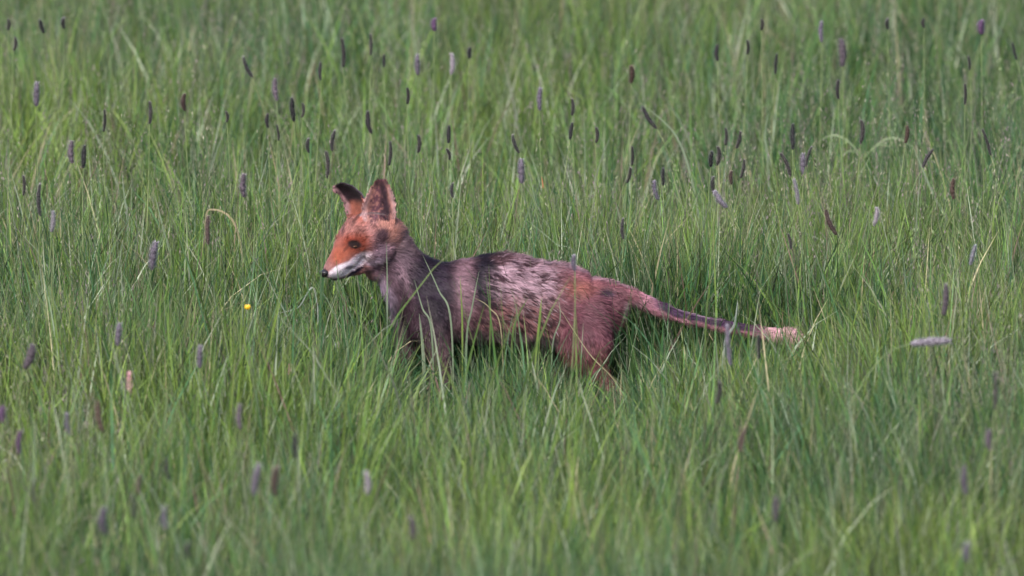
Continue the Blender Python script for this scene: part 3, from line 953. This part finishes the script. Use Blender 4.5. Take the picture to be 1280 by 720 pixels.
# photo x, photo y (middle of the head), length px, tilt (deg, + = leans right), kind, height above soil, label
HEADS = [
 (10, 31, 14, 0, 'dark', .55, 'tiny dark seed head in the top left corner of the meadow'),
 (52, 33, 18, -15, 'dark', .55, 'dark seed head leaning left near the top left corner'),
 (18, 55, 18, 4, 'dark', .52, 'short dark seed head below the tiny one in the top left corner'),
 (80, 29, 14, 0, 'dark', .55, 'small dark seed head on a tall dark stem at the upper left edge'),
 (46, 118, 30, 2, 'lilac', .48, 'faint lilac seed head in the upper left, left of the dark upright pair'),
 (130, 151, 28, 2, 'dark', .5, 'left one of two dark upright seed heads in the upper left'),
 (187, 141, 28, 0, 'dark', .5, 'right one of two dark upright seed heads in the upper left'),
 (231, 128, 22, 0, 'brown', .5, 'faded brownish seed head right of the dark upright pair in the upper left'),
 (283, 146, 14, -5, 'dark', .5, 'tiny blackish seed head left of the small cluster above the far ear'),
 (310, 84, 28, -24, 'dark', .52, 'plump dark seed head with pale bristles, leaning left, high above the fox'),
 (335, 151, 18, 0, 'dark', .48, 'short dark seed head, left end of the small cluster above the far ear'),
 (347, 166, 20, -6, 'dark', .46, 'lowest dark seed head of the small cluster above the far ear'),
 (345, 112, 28, -4, 'lilac', .5, 'pale lilac seed head standing above the small cluster'),
 (366, 137, 30, -5, 'dark', .48, 'longest dark seed head of the small cluster above the far ear'),
 (378, 138, 18, 3, 'dark', .48, 'small dark seed head touching the right of the longest one in the cluster'),
 (386, 182, 18, 0, 'dark', .45, 'small dark seed head beneath the cluster, nearer the far ear'),
 (401, 89, 22, 0, 'dark', .52, 'dark seed head left of the long upright one at the top'),
 (428, 66, 36, -3, 'dark', .55, 'longest upright dark seed head at the top, left of its shorter neighbour'),
 (463, 56, 27, 0, 'dark', .55, 'upright dark seed head with pale base at the top, right of the longest one'),
 (480, 76, 16, 0, 'dark', .55, 'small blackish seed head on the tall pale stem above the near ear'),
 (408, 206, 34, -2, 'dark', .42, 'long blurred dark seed head just above the tip of the far ear'),
 (417, 176, 26, 8, 'dark', .45, 'slim dark seed head over the tip of the far ear, upper of two'),
 (462, 153, 28, -8, 'dark', .46, 'dark seed head hanging above the gap between the ears'),
 (487, 192, 30, 3, 'dark', .44, 'dark seed head with pale base, right above the near ear'),
 (523, 180, 22, 0, 'dark', .45, 'dark seed head right of the near ear, left of the slim pair'),
 (561, 168, 22, 2, 'dark', .46, 'upper one of a slim dark pair between the near ear and mid meadow'),
 (560, 193, 15, -15, 'dark', .44, 'lower stubby one of a slim dark pair right of the near ear'),
 (566, 238, 18, 0, 'dark', .42, 'faint dark seed head straight above the waist of the fox'),
 (522, 81, 26, 0, 'lilac', .52, 'faded lilac seed head in the top middle above the near ear'),
 (509, 120, 20, 0, 'dark', .5, 'very thin dark seed head in the upper middle, under the faded lilac one'),
 (543, 31, 16, 0, 'purple', .58, 'purple topped seed head at the very top middle edge'),
 (587, 66, 14, 4, 'dark', .52, 'stubby dark seed head with white base near the top middle'),
 (564, 80, 26, 0, 'pale', .52, 'whitish wispy seed head left of the stubby one at the top middle'),
 (645, 180, 24, -20, 'dark', .45, 'thin dark seed head leaning left in the middle of the upper meadow'),
 (652, 214, 30, 0, 'lilac', .42, 'greyish lilac seed head under the thin leaning one in mid meadow'),
 (675, 124, 28, 2, 'lilac', .48, 'pale grey seed head left of the stacked black pair'),
 (715, 134, 21, 0, 'dark', .5, 'upper one of two black seed heads stacked above each other, with white base'),
 (714, 164, 21, 8, 'dark', .47, 'lower one of two black seed heads stacked above each other'),
 (745, 169, 20, 0, 'dark', .46, 'dark fuzzy seed head right of the stacked black pair'),
 (789, 93, 22, 0, 'brown', .5, 'brown upright seed head in the upper right middle'),
 (812, 147, 32, -32, 'dark', .48, 'dark stalk-like seed head leaning left under a pale drooping blade'),
 (790, 195, 24, 0, 'dark', .45, 'upper dark seed head of a pair above the hindquarters'),
 (786, 219, 20, 12, 'dark', .43, 'lower dark seed head of a pair above the hindquarters'),
 (829, 221, 22, 0, 'dark', .43, 'small dark seed head above the base of the tail'),
 (820, 238, 24, -10, 'lilac', .42, 'lilac tuft-like seed head above the base of the tail'),
 (779, 286, 26, 0, 'dark', .4, 'blurred dark seed head just above the rump'),
 (897, 66, 20, 0, 'dark', .52, 'slim dark seed head at the top, left of three short ones'),
 (934, 59, 18, 0, 'dark', .53, 'short dark seed head at the top right of centre'),
 (952, 31, 14, 0, 'dark', .56, 'small dark seed head touching the top edge right of centre'),
 (970, 80, 26, 4, 'dark', .52, 'thick dark seed head with pale bits in the upper right'),
 (1027, 40, 26, 0, 'lilac', .55, 'lilac seed head at the top edge, left of the pair of fluffy ones'),
 (1052, 66, 34, -3, 'lilac', .52, 'tall fluffy lilac seed head in the upper right'),
 (1048, 112, 24, 0, 'dark', .5, 'dark seed head below the tall fluffy lilac one'),
 (907, 171, 21, 0, 'dark', .46, 'upright black seed head, leftmost of the group above the tail'),
 (923, 175, 22, 14, 'dark', .46, 'broad dark seed head leaning right in the group above the tail'),
 (889, 199, 20, 4, 'dark', .44, 'dark seed head in the tight pair at left of the group, left one'),
 (897, 195, 24, 2, 'dark', .44, 'dark seed head in the tight pair at left of the group, right one'),
 (892, 231, 20, 0, 'dark', .42, 'black seed head right on top of the pale drooping one'),
 (901, 249, 26, -35, 'pale', .41, 'pale lilac seed head tilted left beneath the black one'),
 (914, 222, 17, 0, 'brown', .42, 'small brown seed head at the bottom of the group above the tail'),
 (928, 211, 24, 10, 'dark', .43, 'dark slim seed head at the right of the group above the tail'),
 (991, 171, 32, 0, 'dark', .46, 'long upright black seed head in the middle of the right meadow'),
 (982, 206, 32, -24, 'dark', .44, 'dark seed head leaning left, above the fat pale one'),
 (1011, 196, 26, 16, 'dark', .44, 'dark seed head leaning right, across from the left leaning one'),
 (1004, 205, 26, 0, 'lilac', .43, 'soft lilac seed head just behind the right leaning dark one'),
 (995, 240, 32, -10, 'pale', .42, 'fat pale lilac seed head in full bloom right of centre'),
 (987, 302, 20, -10, 'dark', .38, 'dark seed head low under the fat pale one'),
 (1039, 278, 34, -24, 'brown', .38, 'long brownish seed head leaning left below the fat pale one'),
 (1076, 165, 30, 2, 'dark', .46, 'dark forked looking seed head above the drooping star of blades'),
 (1133, 168, 22, 6, 'brown', .46, 'brownish seed head between the drooping star and the right leaning one'),
 (1160, 198, 26, 30, 'dark', .44, 'dark seed head leaning strongly right in the right meadow'),
 (1206, 118, 26, 0, 'dark', .5, 'slate dark seed head in the upper right, high on a straight stem'),
 (1211, 79, 18, -6, 'dark', .52, 'small dark seed head with pale base in the upper right'),
 (1268, 64, 22, -14, 'dark', .53, 'dark seed head leaning left near the top right corner'),
 (1227, 34, 18, 0, 'purple', .57, 'pinkish purple seed head at the top right edge'),
 (1110, 30, 14, 0, 'dark', .57, 'small dark seed head at the top edge, right of the fluffy lilac one'),
 (1155, 29, 12, 0, 'dark', .57, 'tiny dark seed head at the top edge, left of the pinkish purple one'),
 (1233, 178, 34, -18, 'dark', .46, 'dark seed head with whitish top leaning left at the right edge'),
 (1192, 236, 26, 0, 'brown', .42, 'faint brown seed head under the right leaning one'),
 (1216, 319, 26, 14, 'pale', .36, 'whitish seed head at the right, leaning right over dark grass'),
 (1094, 271, 24, 8, 'pale', .39, 'whitish seed head below the drooping star of blades'),
 (1181, 375, 40, 3, 'lilac', .45, 'tall blurred lilac grey seed head above the one lying flat'),
 (1163, 428, 50, 86, 'lilac', .4, 'large lilac seed head lying flat sideways at the right'),
 (1243, 489, 46, 0, 'dark', .42, 'large blurred dark seed head at the right edge'),
 (1237, 550, 26, 0, 'lilac', .42, 'faint lilac seed head beneath the large dark one at the right edge'),
 (1207, 601, 36, -4, 'lilac', .42, 'large blurred lilac seed head in the lower right corner region'),
 (1209, 690, 24, 0, 'lilac', .42, 'pale lilac seed head at the very bottom right'),
 (969, 637, 32, 0, 'lilac', .42, 'blurred grey lilac seed head at the bottom, right of centre'),
 (927, 550, 30, 12, 'brown', .40, 'blurred brownish seed head below the end of the tail'),
 (911, 432, 50, -4, 'lilac', .36, 'long blurred grey seed head hanging in front of the thin tail'),
 (898, 491, 28, 6, 'dark', .38, 'blurred slate seed head under the thin tail'),
 (948, 434, 30, 0, 'dark', .3, 'small blurred seed head just under the tail tip'),
 (718, 329, 20, -3, 'lilac', .5, 'small blurred grey seed head standing over the rump of the fox'),
 (36, 446, 32, 18, 'lilac', .36, 'lilac seed head leaning right at the left edge, level with the legs'),
 (148, 418, 28, 6, 'lilac', .37, 'blurred slate lilac seed head left of the pink flower, level with the chest'),
 (85, 531, 28, -6, 'lilac', .38, 'slate lilac seed head left of the brown blurred one at the lower left'),
 (125, 521, 38, -8, 'brown', .38, 'large brown blurred seed head under the pink flower'),
 (25, 553, 30, 4, 'purple', .38, 'bright purple seed head at the lower left edge'),
 (3, 518, 20, 0, 'purple', .38, 'purple seed head cut by the left edge of the picture'),
 (42, 615, 30, 0, 'dark', .4, 'blurred dark seed head under the bright purple one'),
 (210, 587, 26, -4, 'dark', .4, 'small slate seed head at the lower left with a pale leaf below'),
 (174, 607, 24, 4, 'brown', .4, 'brown seed head directly above a darker one at the lower left'),
 (166, 634, 28, -2, 'dark', .4, 'dark seed head directly beneath the brown one at the lower left'),
 (131, 652, 34, 0, 'lilac', .41, 'faint grey lilac seed head at the bottom left'),
 (206, 648, 30, 0, 'lilac', .41, 'plump lilac seed head at the bottom left, right of the dark one'),
 (236, 688, 20, 0, 'dark', .42, 'slate seed head at the very bottom left'),
 (320, 600, 40, 10, 'lilac', .39, 'big blurred grey seed head at the bottom, left one of two close together'),
 (344, 602, 36, 4, 'brown', .39, 'big blurred brownish seed head at the bottom, right one of two close together'),
 (300, 521, 32, 0, 'lilac', .38, 'blurred lilac seed head below the yellow flower'),
 (369, 558, 32, 0, 'dark', .38, 'blurred dark seed head low left of the front paws'),
 (458, 604, 30, -4, 'pale', .39, 'pale whitish seed head at the bottom, below the front legs'),
 (515, 660, 30, -4, 'lilac', .41, 'faint lilac grey seed head at the very bottom, below the fox'),
 (250, 446, 28, 2, 'lilac', .36, 'faint lilac seed head between the yellow and the pink flower'),
 (65, 277, 26, 4, 'pale', .4, 'pale lilac seed head at the left, level with the fox head'),
 (90, 190, 28, 0, 'lilac', .44, 'soft lilac seed head at the left, above its darker neighbour'),
 (105, 196, 28, 3, 'dark', .44, 'dark slim seed head at the left beside the soft lilac one'),
 (29, 232, 26, 0, 'dark', .42, 'dark seed head close to the left edge'),
 (50, 250, 40, 0, 'dark', .42, 'long blurred dark seed head near the left edge'),
 (192, 320, 36, 10, 'lilac', .38, 'greyish lilac seed head left of the fox face'),
 (260, 288, 36, 0, 'brown', .4, 'reddish brown seed head left of the fox head'),
 (305, 232, 30, 0, 'lilac', .42, 'blurred lilac seed head left of the far ear'),
]
rnd = random.Random(5)
for i, (px, py, lp, tilt, kind, hz, lab) in enumerate(HEADS):
    hz = hz * (1.0 + 0.05 * rnd.uniform(-1, 1)) + 0.06
    c = at_z(px, py, hz)
    depth = (c - CAM).dot(fwd)
    L = lp / S * depth / DIST
    L = max(L, 0.018)
    tl = math.radians(tilt)
    up = Vector((math.sin(tl), rnd.uniform(-0.12, 0.12), math.cos(tl))).normalized()
    hb = c - up * (L / 2)
    gx_ = hb.x - math.sin(tl) * hb.z * 0.35 + rnd.uniform(-0.03, 0.03)
    gy_ = hb.y + rnd.uniform(-0.03, 0.03)
    gz = float(ground_z(np.array([gx_]), np.array([gy_]))[0])
    root_o = empty('foxtail_stalk', (gx_, gy_, gz))
    tag(root_o, lab, 'seed head', G)
    b0 = Vector((gx_, gy_, gz)); b3 = hb
    b1 = b0 + Vector((0, 0, hb.z * 0.45)); b2 = b3 - up * (hb.z * 0.22)
    pts = []
    for u in np.linspace(0, 1, 12):
        pts.append(b0 * (1 - u) ** 3 + b1 * 3 * u * (1 - u) ** 2 + b2 * 3 * u * u * (1 - u) + b3 * u ** 3 - b0)
    V, F = tube(pts, 0.0017, 6, 0.6)
    me_ = bpy.data.meshes.new('stem'); me_.from_pydata([tuple(v) for v in V], [], F)
    me_.polygons.foreach_set('use_smooth', [True] * len(me_.polygons))
    link('stem', me_, M_STEM, root_o)
    sh = link('seed_head', SPIKES[kind][i % 6], M_SPIKE, root_o)
    sh.location = b3 - b0
    fat = (0.95 if L > 0.045 else 0.85) * rnd.uniform(0.8, 1.3)
    sh.scale = (fat, fat, L / BASE_L)
    q1 = Vector((0, 0, 1)).rotation_difference(up)
    sh.rotation_mode = 'QUATERNION'
    sh.rotation_quaternion = q1


# ------------------------------------------------------------------ single blades and stalks that stand out
def ribbon_px(pts, y0, width, col, name, lab, cat, group, y1=None, droop_root=True, fold=0.25, low=None):
    """a leaf through photo positions (root end first) standing at depth y0; its foot goes down to the soil"""
    P = [at_y(px, py, y0 + (0 if y1 is None else (y1 - y0) * i / (len(pts) - 1))) for i, (px, py) in enumerate(pts)]
    if droop_root:
        g = Vector((P[0].x + (P[0].x - P[1].x) * 0.25, P[0].y + 0.01, 0))
        g.z = float(ground_z(np.array([g.x]), np.array([g.y]))[0]) - 0.002
        P = [g] + P
    A = np.array([tuple(p) for p in P])
    k = len(A)
    out = []
    for i in range(k - 1):
        a_, b_, c_, d_ = A[max(i - 1, 0)], A[i], A[i + 1], A[min(i + 2, k - 1)]
        for s in range(7):
            u = s / 7
            out.append(0.5 * (2 * b_ + (c_ - a_) * u + (2 * a_ - 5 * b_ + 4 * c_ - d_) * u * u + (3 * b_ - a_ - 3 * c_ + d_) * u ** 3))
    out.append(A[-1])
    out = np.array(out)
    n = len(out)
    T = np.gradient(out, axis=0); T /= np.linalg.norm(T, axis=1)[:, None]
    base = out[0].copy()
    V, F, C = [], [], []
    rg = random.Random(int(A[-1][0] * 1000))
    for i in range(n):
        t_ = i / (n - 1)
        sd = np.cross(T[i], (0.25, -1, 0.1)); sd /= np.linalg.norm(sd)
        nn = np.cross(sd, T[i])
        wv = width * 0.5 * (0.6 + 0.4 * min(t_ * 3, 1)) * max(1 - t_ ** 3, 0.05)
        V += [out[i] - sd * wv - base, out[i] + nn * wv * fold - base, out[i] + sd * wv - base]
        cl = np.array(col if low is None or t_ > 0.78 else low) * rg.uniform(0.9, 1.1)
        C += [cl, cl * 0.9, cl]
    for i in range(n - 1):
        for j in (0, 1):
            a_ = i * 3 + j
            F.append((a_, a_ + 1, a_ + 4, a_ + 3))
    o = link(name, np_mesh(name, V, F, None, np.array(C)), M_GRASS)
    o.location = base
    tag(o, lab, cat, group)
    return o


PALE = (0.20, 0.25, 0.16); BRIGHT = (0.17, 0.24, 0.06); GRN = (0.11, 0.165, 0.05); STRAW = (0.32, 0.27, 0.16); WHT = (0.34, 0.37, 0.33); DRK = (0.035, 0.05, 0.022)
GB = 'single grass blades standing out of the meadow'
BL = [
 ([(484, 400), (484, 350), (483, 300)], -0.35, .0035, PALE, 'thin pale upright blade crossing the cheek and neck of the fox'),
 ([(564, 405), (548, 362), (528, 318)], -0.3, .0040, PALE, 'slim pale blade slanting across the dark shoulder'),
 ([(540, 420), (528, 385), (518, 350)], -0.4, .0040, PALE, 'soft pale blade slanting over the foreleg'),
 ([(670, 480), (673, 420), (677, 372)], -0.5, .0100, BRIGHT, 'broad bright green blade standing in front of the belly'),
 ([(776, 490), (735, 440), (693, 375)], -0.35, .0028, STRAW, 'long straw coloured stalk slanting down across the thigh'),
 ([(612, 450), (613, 390), (611, 330)], -0.3, .0030, GRN, 'thin green blade upright against the dark band of fur'),
 ([(583, 430), (590, 385), (599, 338)], -0.4, .0045, PALE, 'pale green blade leaning right before the waist'),
 ([(578, 420), (577, 380), (575, 345)], -0.3, .0040, BRIGHT, 'short yellow green blade left of the dark band of fur'),
 ([(627, 420), (612, 385), (592, 372)], -0.45, .0025, STRAW, 'thin stalk slanting left under the dark band of fur'),
 ([(640, 430), (648, 395), (660, 372)], -0.35, .0045, GRN, 'short green blade leaning right on the shaggy flank'),
 ([(690, 440), (700, 400), (698, 372)], -0.35, .0030, PALE, 'thin whitish blade against the thigh'),
 ([(726, 460), (722, 420), (716, 340)], -0.6, .0018, GRN, 'hair thin green stalk over the rump'),
 ([(530, 470), (528, 430), (524, 392)], -0.4, .0080, PALE, 'wide blurred pale blade before the front legs'),
 ([(992, 482), (985, 455), (978, 428)], -0.25, .0105, BRIGHT, 'broad bright green blade rising over the tail tip'),
 ([(1019, 520), (1017, 430), (1010, 335)], -0.2, .0040, PALE, 'tall pale stalk right of the tail tip'),
 ([(905, 440), (918, 405), (922, 375)], -0.35, .0065, WHT, 'whitish blade crossing the thin tail by the grey seed head'),
 ([(882, 420), (885, 370), (890, 330)], -0.2, .0038, GRN, 'slim green blade crossing the middle of the tail'),
 ([(1080, 480), (1052, 440), (1020, 400), (970, 381)], 0.3, .0040, PALE, 'pale arching blade bending left above the tail tip'),
 ([(1142, 470), (1150, 440), (1174, 415)], -0.2, .0050, WHT, 'curved whitish blade left of the flat lying seed head'),
 ([(1120, 480), (1140, 452), (1165, 446)], -0.2, .0042, WHT, 'second curved whitish blade under the flat lying seed head'),
 ([(300, 470), (303, 400), (306, 345)], -0.4, .0045, PALE, 'pale upright blade beside the yellow flower'),
 ([(292, 480), (296, 420), (292, 380)], -0.5, .0050, BRIGHT, 'yellowish blade left of the yellow flower'),
 ([(350, 262), (346, 220), (336, 175)], 1.6, .0040, STRAW, 'long pale straw stalk above and left of the far ear'),
 ([(214, 335), (205, 290), (194, 245)], 0.6, .0060, PALE, 'long pale leaf pointing up left of the fox'),
 ([(160, 290), (156, 250), (152, 215)], 0.8, .0055, PALE, 'pale leaf standing left of the long pale one'),
 ([(720, 330), (695, 305), (655, 272)], 0.5, .0035, PALE, 'thin pale blade slanting behind the back of the fox'),
 ([(500, 290), (492, 240), (474, 160)], 0.4, .0020, DRK, 'dark thin stalk rising behind the near ear'),
 ([(434, 395), (427, 370), (421, 350)], -0.15, .0022, (0.10, 0.06, 0.045), 'thin brown stalk right under the chin of the fox'),
 ([(430, 330), (436, 300), (441, 262)], 0.35, .0035, WHT, 'whitish blade rising behind the far ear'),
 ([(395, 368), (372, 385), (345, 392)], 0.1, .0035, WHT, 'short whitish blade pointing down left of the nose'),
 ([(604, 625), (602, 595), (607, 560)], -2.0, .0085, (0.34, 0.27, 0.20), 'dry pinkish leaf standing upright at the bottom under the belly'),
 ([(712, 600), (707, 575), (706, 545)], -2.0, .0085, (0.30, 0.22, 0.18), 'dry brownish leaf upright below the hind legs'),
 ([(690, 665), (696, 640), (718, 622)], -2.6, .0070, (0.30, 0.26, 0.17), 'bent dry leaf at the bottom below the hind legs'),
 ([(1190, 300), (1165, 240), (1140, 180)], 1.4, .0075, PALE, 'long pale blade leaning left through the right meadow'),
 ([(1120, 265), (1100, 235), (1080, 200)], 1.6, .0070, PALE, 'pale blade leaning left under the drooping star'),
 ([(1140, 350), (1147, 260), (1150, 215)], 0.9, .0050, PALE, 'upright pale blade with a sharp tip in the right meadow'),
 ([(975, 330), (960, 290), (948, 250)], 0.8, .0060, PALE, 'pale blade above the tail end leaning left'),
 ([(1060, 360), (1046, 330), (1025, 300), (985, 285)], 0.7, .0050, PALE, 'arched pale blade bending far left at the right'),
 ([(880, 330), (868, 240), (845, 170), (800, 128)], 1.8, .0060, PALE, 'pale blade drooping over to the left in the upper middle'),
 ([(300, 300), (262, 262), (256, 300)], 0.6, .0050, STRAW, 'bent straw blade kinked over, left of the fox face'),
 ([(720, 440), (716, 400), (700, 300)], 0.45, .0040, GRN, 'green blade standing behind the rump'),
 ([(960, 210), (956, 170), (962, 138)], 2.2, .0060, PALE, 'pale upright blade above the group of seed heads'),
]
for pts, y0, wd_, colr, lab in BL:
    ribbon_px(pts, y0, wd_, colr, 'grass_blade', lab, 'grass blade', GB)

ribbon_px([(681, 262), (680, 243), (677, 220)], 0.9, .0065, (0.42, 0.17, 0.09), 'grass_blade', 'green blade with a dull orange tip standing above the back of the fox', 'grass blade', GB, low=GRN)

# drooping star of leaves in the right meadow
ctr = at_y(1078, 198, 2.4)
gz = float(ground_z(np.array([ctr.x]), np.array([ctr.y]))[0])
star = tag(empty('drooping_sedge', (ctr.x, ctr.y, gz)), 'tall plant with pale leaves drooping like a star in the right meadow', 'plant')
V, F = tube([Vector((0.015 * math.sin(u * 3), 0, (ctr.z - gz) * u)) for u in np.linspace(0, 1, 10)], 0.0018, 6, 0.7)
me_ = bpy.data.meshes.new('stem'); me_.from_pydata([tuple(v) for v in V], [], F)
link('stem', me_, M_STEM, star)
for k, (dx, dz) in enumerate([(-58, -6), (-38, 28), (46, 14), (62, -4), (26, 40), (-16, 52)]):
    Vv, Ff, Cc = [], [], []
    tip = Vector((dx / 520, 0.03 * (-1) ** k, -dz / 520))
    n = 10
    for i in range(n):
        u = i / (n - 1)
        p = tip * u + Vector((0, 0, 0.045 * math.sin(math.pi * min(u * 0.9, 1))))
        wv = 0.0028 * (1 - u ** 2.5) + 0.0002
        Vv += [p + Vector((0, 0, wv)), p + Vector((0, -wv * 0.7, -wv))]
        Cc += [(0.15, 0.20, 0.10)] * 2
    for i in range(n - 1):
        Ff.append((i * 2, i * 2 + 1, i * 2 + 3, i * 2 + 2))
    lf = link('leaf', np_mesh('leaf', [tuple(v) for v in Vv], Ff, None, np.array(Cc)), M_GRASS, star)
    lf.location = (0.015 * math.sin(3), 0, ctr.z - gz)


# ------------------------------------------------------------------ flowers
def flower(name, px, py, z, lab, cat, builder):
    c = at_z(px, py, z)
    g = float(ground_z(np.array([c.x]), np.array([c.y]))[0])
    o = tag(empty(name, (c.x, c.y, g)), lab, cat)
    V, F = tube([Vector((0.012 * math.sin(u * 2.4), 0, (c.z - g - 0.003) * u)) for u in np.linspace(0, 1, 9)], 0.0011, 6, 0.7)
    me_ = bpy.data.meshes.new('stem'); me_.from_pydata([tuple(v) for v in V], [], F)
    link('stem', me_, M_STEM, o)
    builder(o, Vector((0.012 * math.sin(2.4), 0, c.z - g)))
    return o


M_YEL = mat_plain('yellow_petal', (0.75, 0.48, 0.03), 0.35, 0.5, (0.62, 0.36, 0.02), 200)
M_PNK = mat_plain('pink_floret', (0.62, 0.36, 0.38), 0.7, 0.2, (0.48, 0.25, 0.29), 500)
M_WHI = mat_plain('white_petal', (0.75, 0.75, 0.78), 0.6, 0.3, (0.6, 0.6, 0.66), 300)


def buttercup(o, top):
    for k in range(5):
        bm_ = bmesh.new()
        bmesh.ops.create_uvsphere(bm_, u_segments=10, v_segments=8, radius=0.0052)
        a_ = k * 2 * math.pi / 5
        for v in bm_.verts:
            v.co.z *= 0.9
            v.co.x = v.co.x * 0.3 + 0.0034 + 0.0008 * (v.co.z / 0.004)
            x_, y_ = v.co.x, v.co.y
            v.co.x = x_ * math.cos(a_) - y_ * math.sin(a_)
            v.co.y = x_ * math.sin(a_) + y_ * math.cos(a_)
        me_ = bpy.data.meshes.new('petal'); bm_.to_mesh(me_); bm_.free()
        p = link('petal', me_, M_YEL, o); p.location = top


def clover(mat, h=0.016, rad=0.006, nm_='flower_head'):
    def f(o, top):
        rg = random.Random(3)
        V, F = [], []
        for k in range(110):
            t_ = rg.random(); a_ = rg.uniform(0, 6.283)
            r_ = rad * math.sin(math.pi * (0.12 + 0.8 * t_)) ** 0.6
            b_ = Vector((math.cos(a_) * r_ * 0.5, math.sin(a_) * r_ * 0.5, (t_ - 0.3) * h * 1.2))
            d_ = Vector((math.cos(a_) * 0.9, math.sin(a_) * 0.9, 0.6 + t_)).normalized()
            sd = Vector((-math.sin(a_), math.cos(a_), 0)) * 0.0011
            i0 = len(V)
            V += [b_ - sd * 0.6, b_ + sd * 0.6, b_ + d_ * 0.0040 + sd, b_ + d_ * 0.0055, b_ + d_ * 0.0040 - sd]
            F.append((i0, i0 + 1, i0 + 2, i0 + 3, i0 + 4))
        me_ = bpy.data.meshes.new(nm_); me_.from_pydata([tuple(v) for v in V], [], F)
        p = link(nm_, me_, mat, o); p.location = top
    return f


flower('buttercup', 304.5, 384, 0.42, 'small bright yellow flower on a thin stem left of the fox', 'flower', buttercup)
flower('clover', 156, 484, 0.42, 'pink upright flower head at the left, level with the hind paws', 'flower', clover(M_PNK, 0.034, 0.006))
flower('clover', 358, 468, 0.30, 'small dull pink flower head left of the front legs', 'flower', clover(M_PNK, 0.022, 0.004))
flower('daisy', 417, 433, 0.22, 'tiny white blossom in the grass below the chin', 'flower', clover(M_WHI, 0.006, 0.004))
print('objects', len(scene.objects), 'blades', len(grass.data.polygons) // 5, 'fox verts', nv)
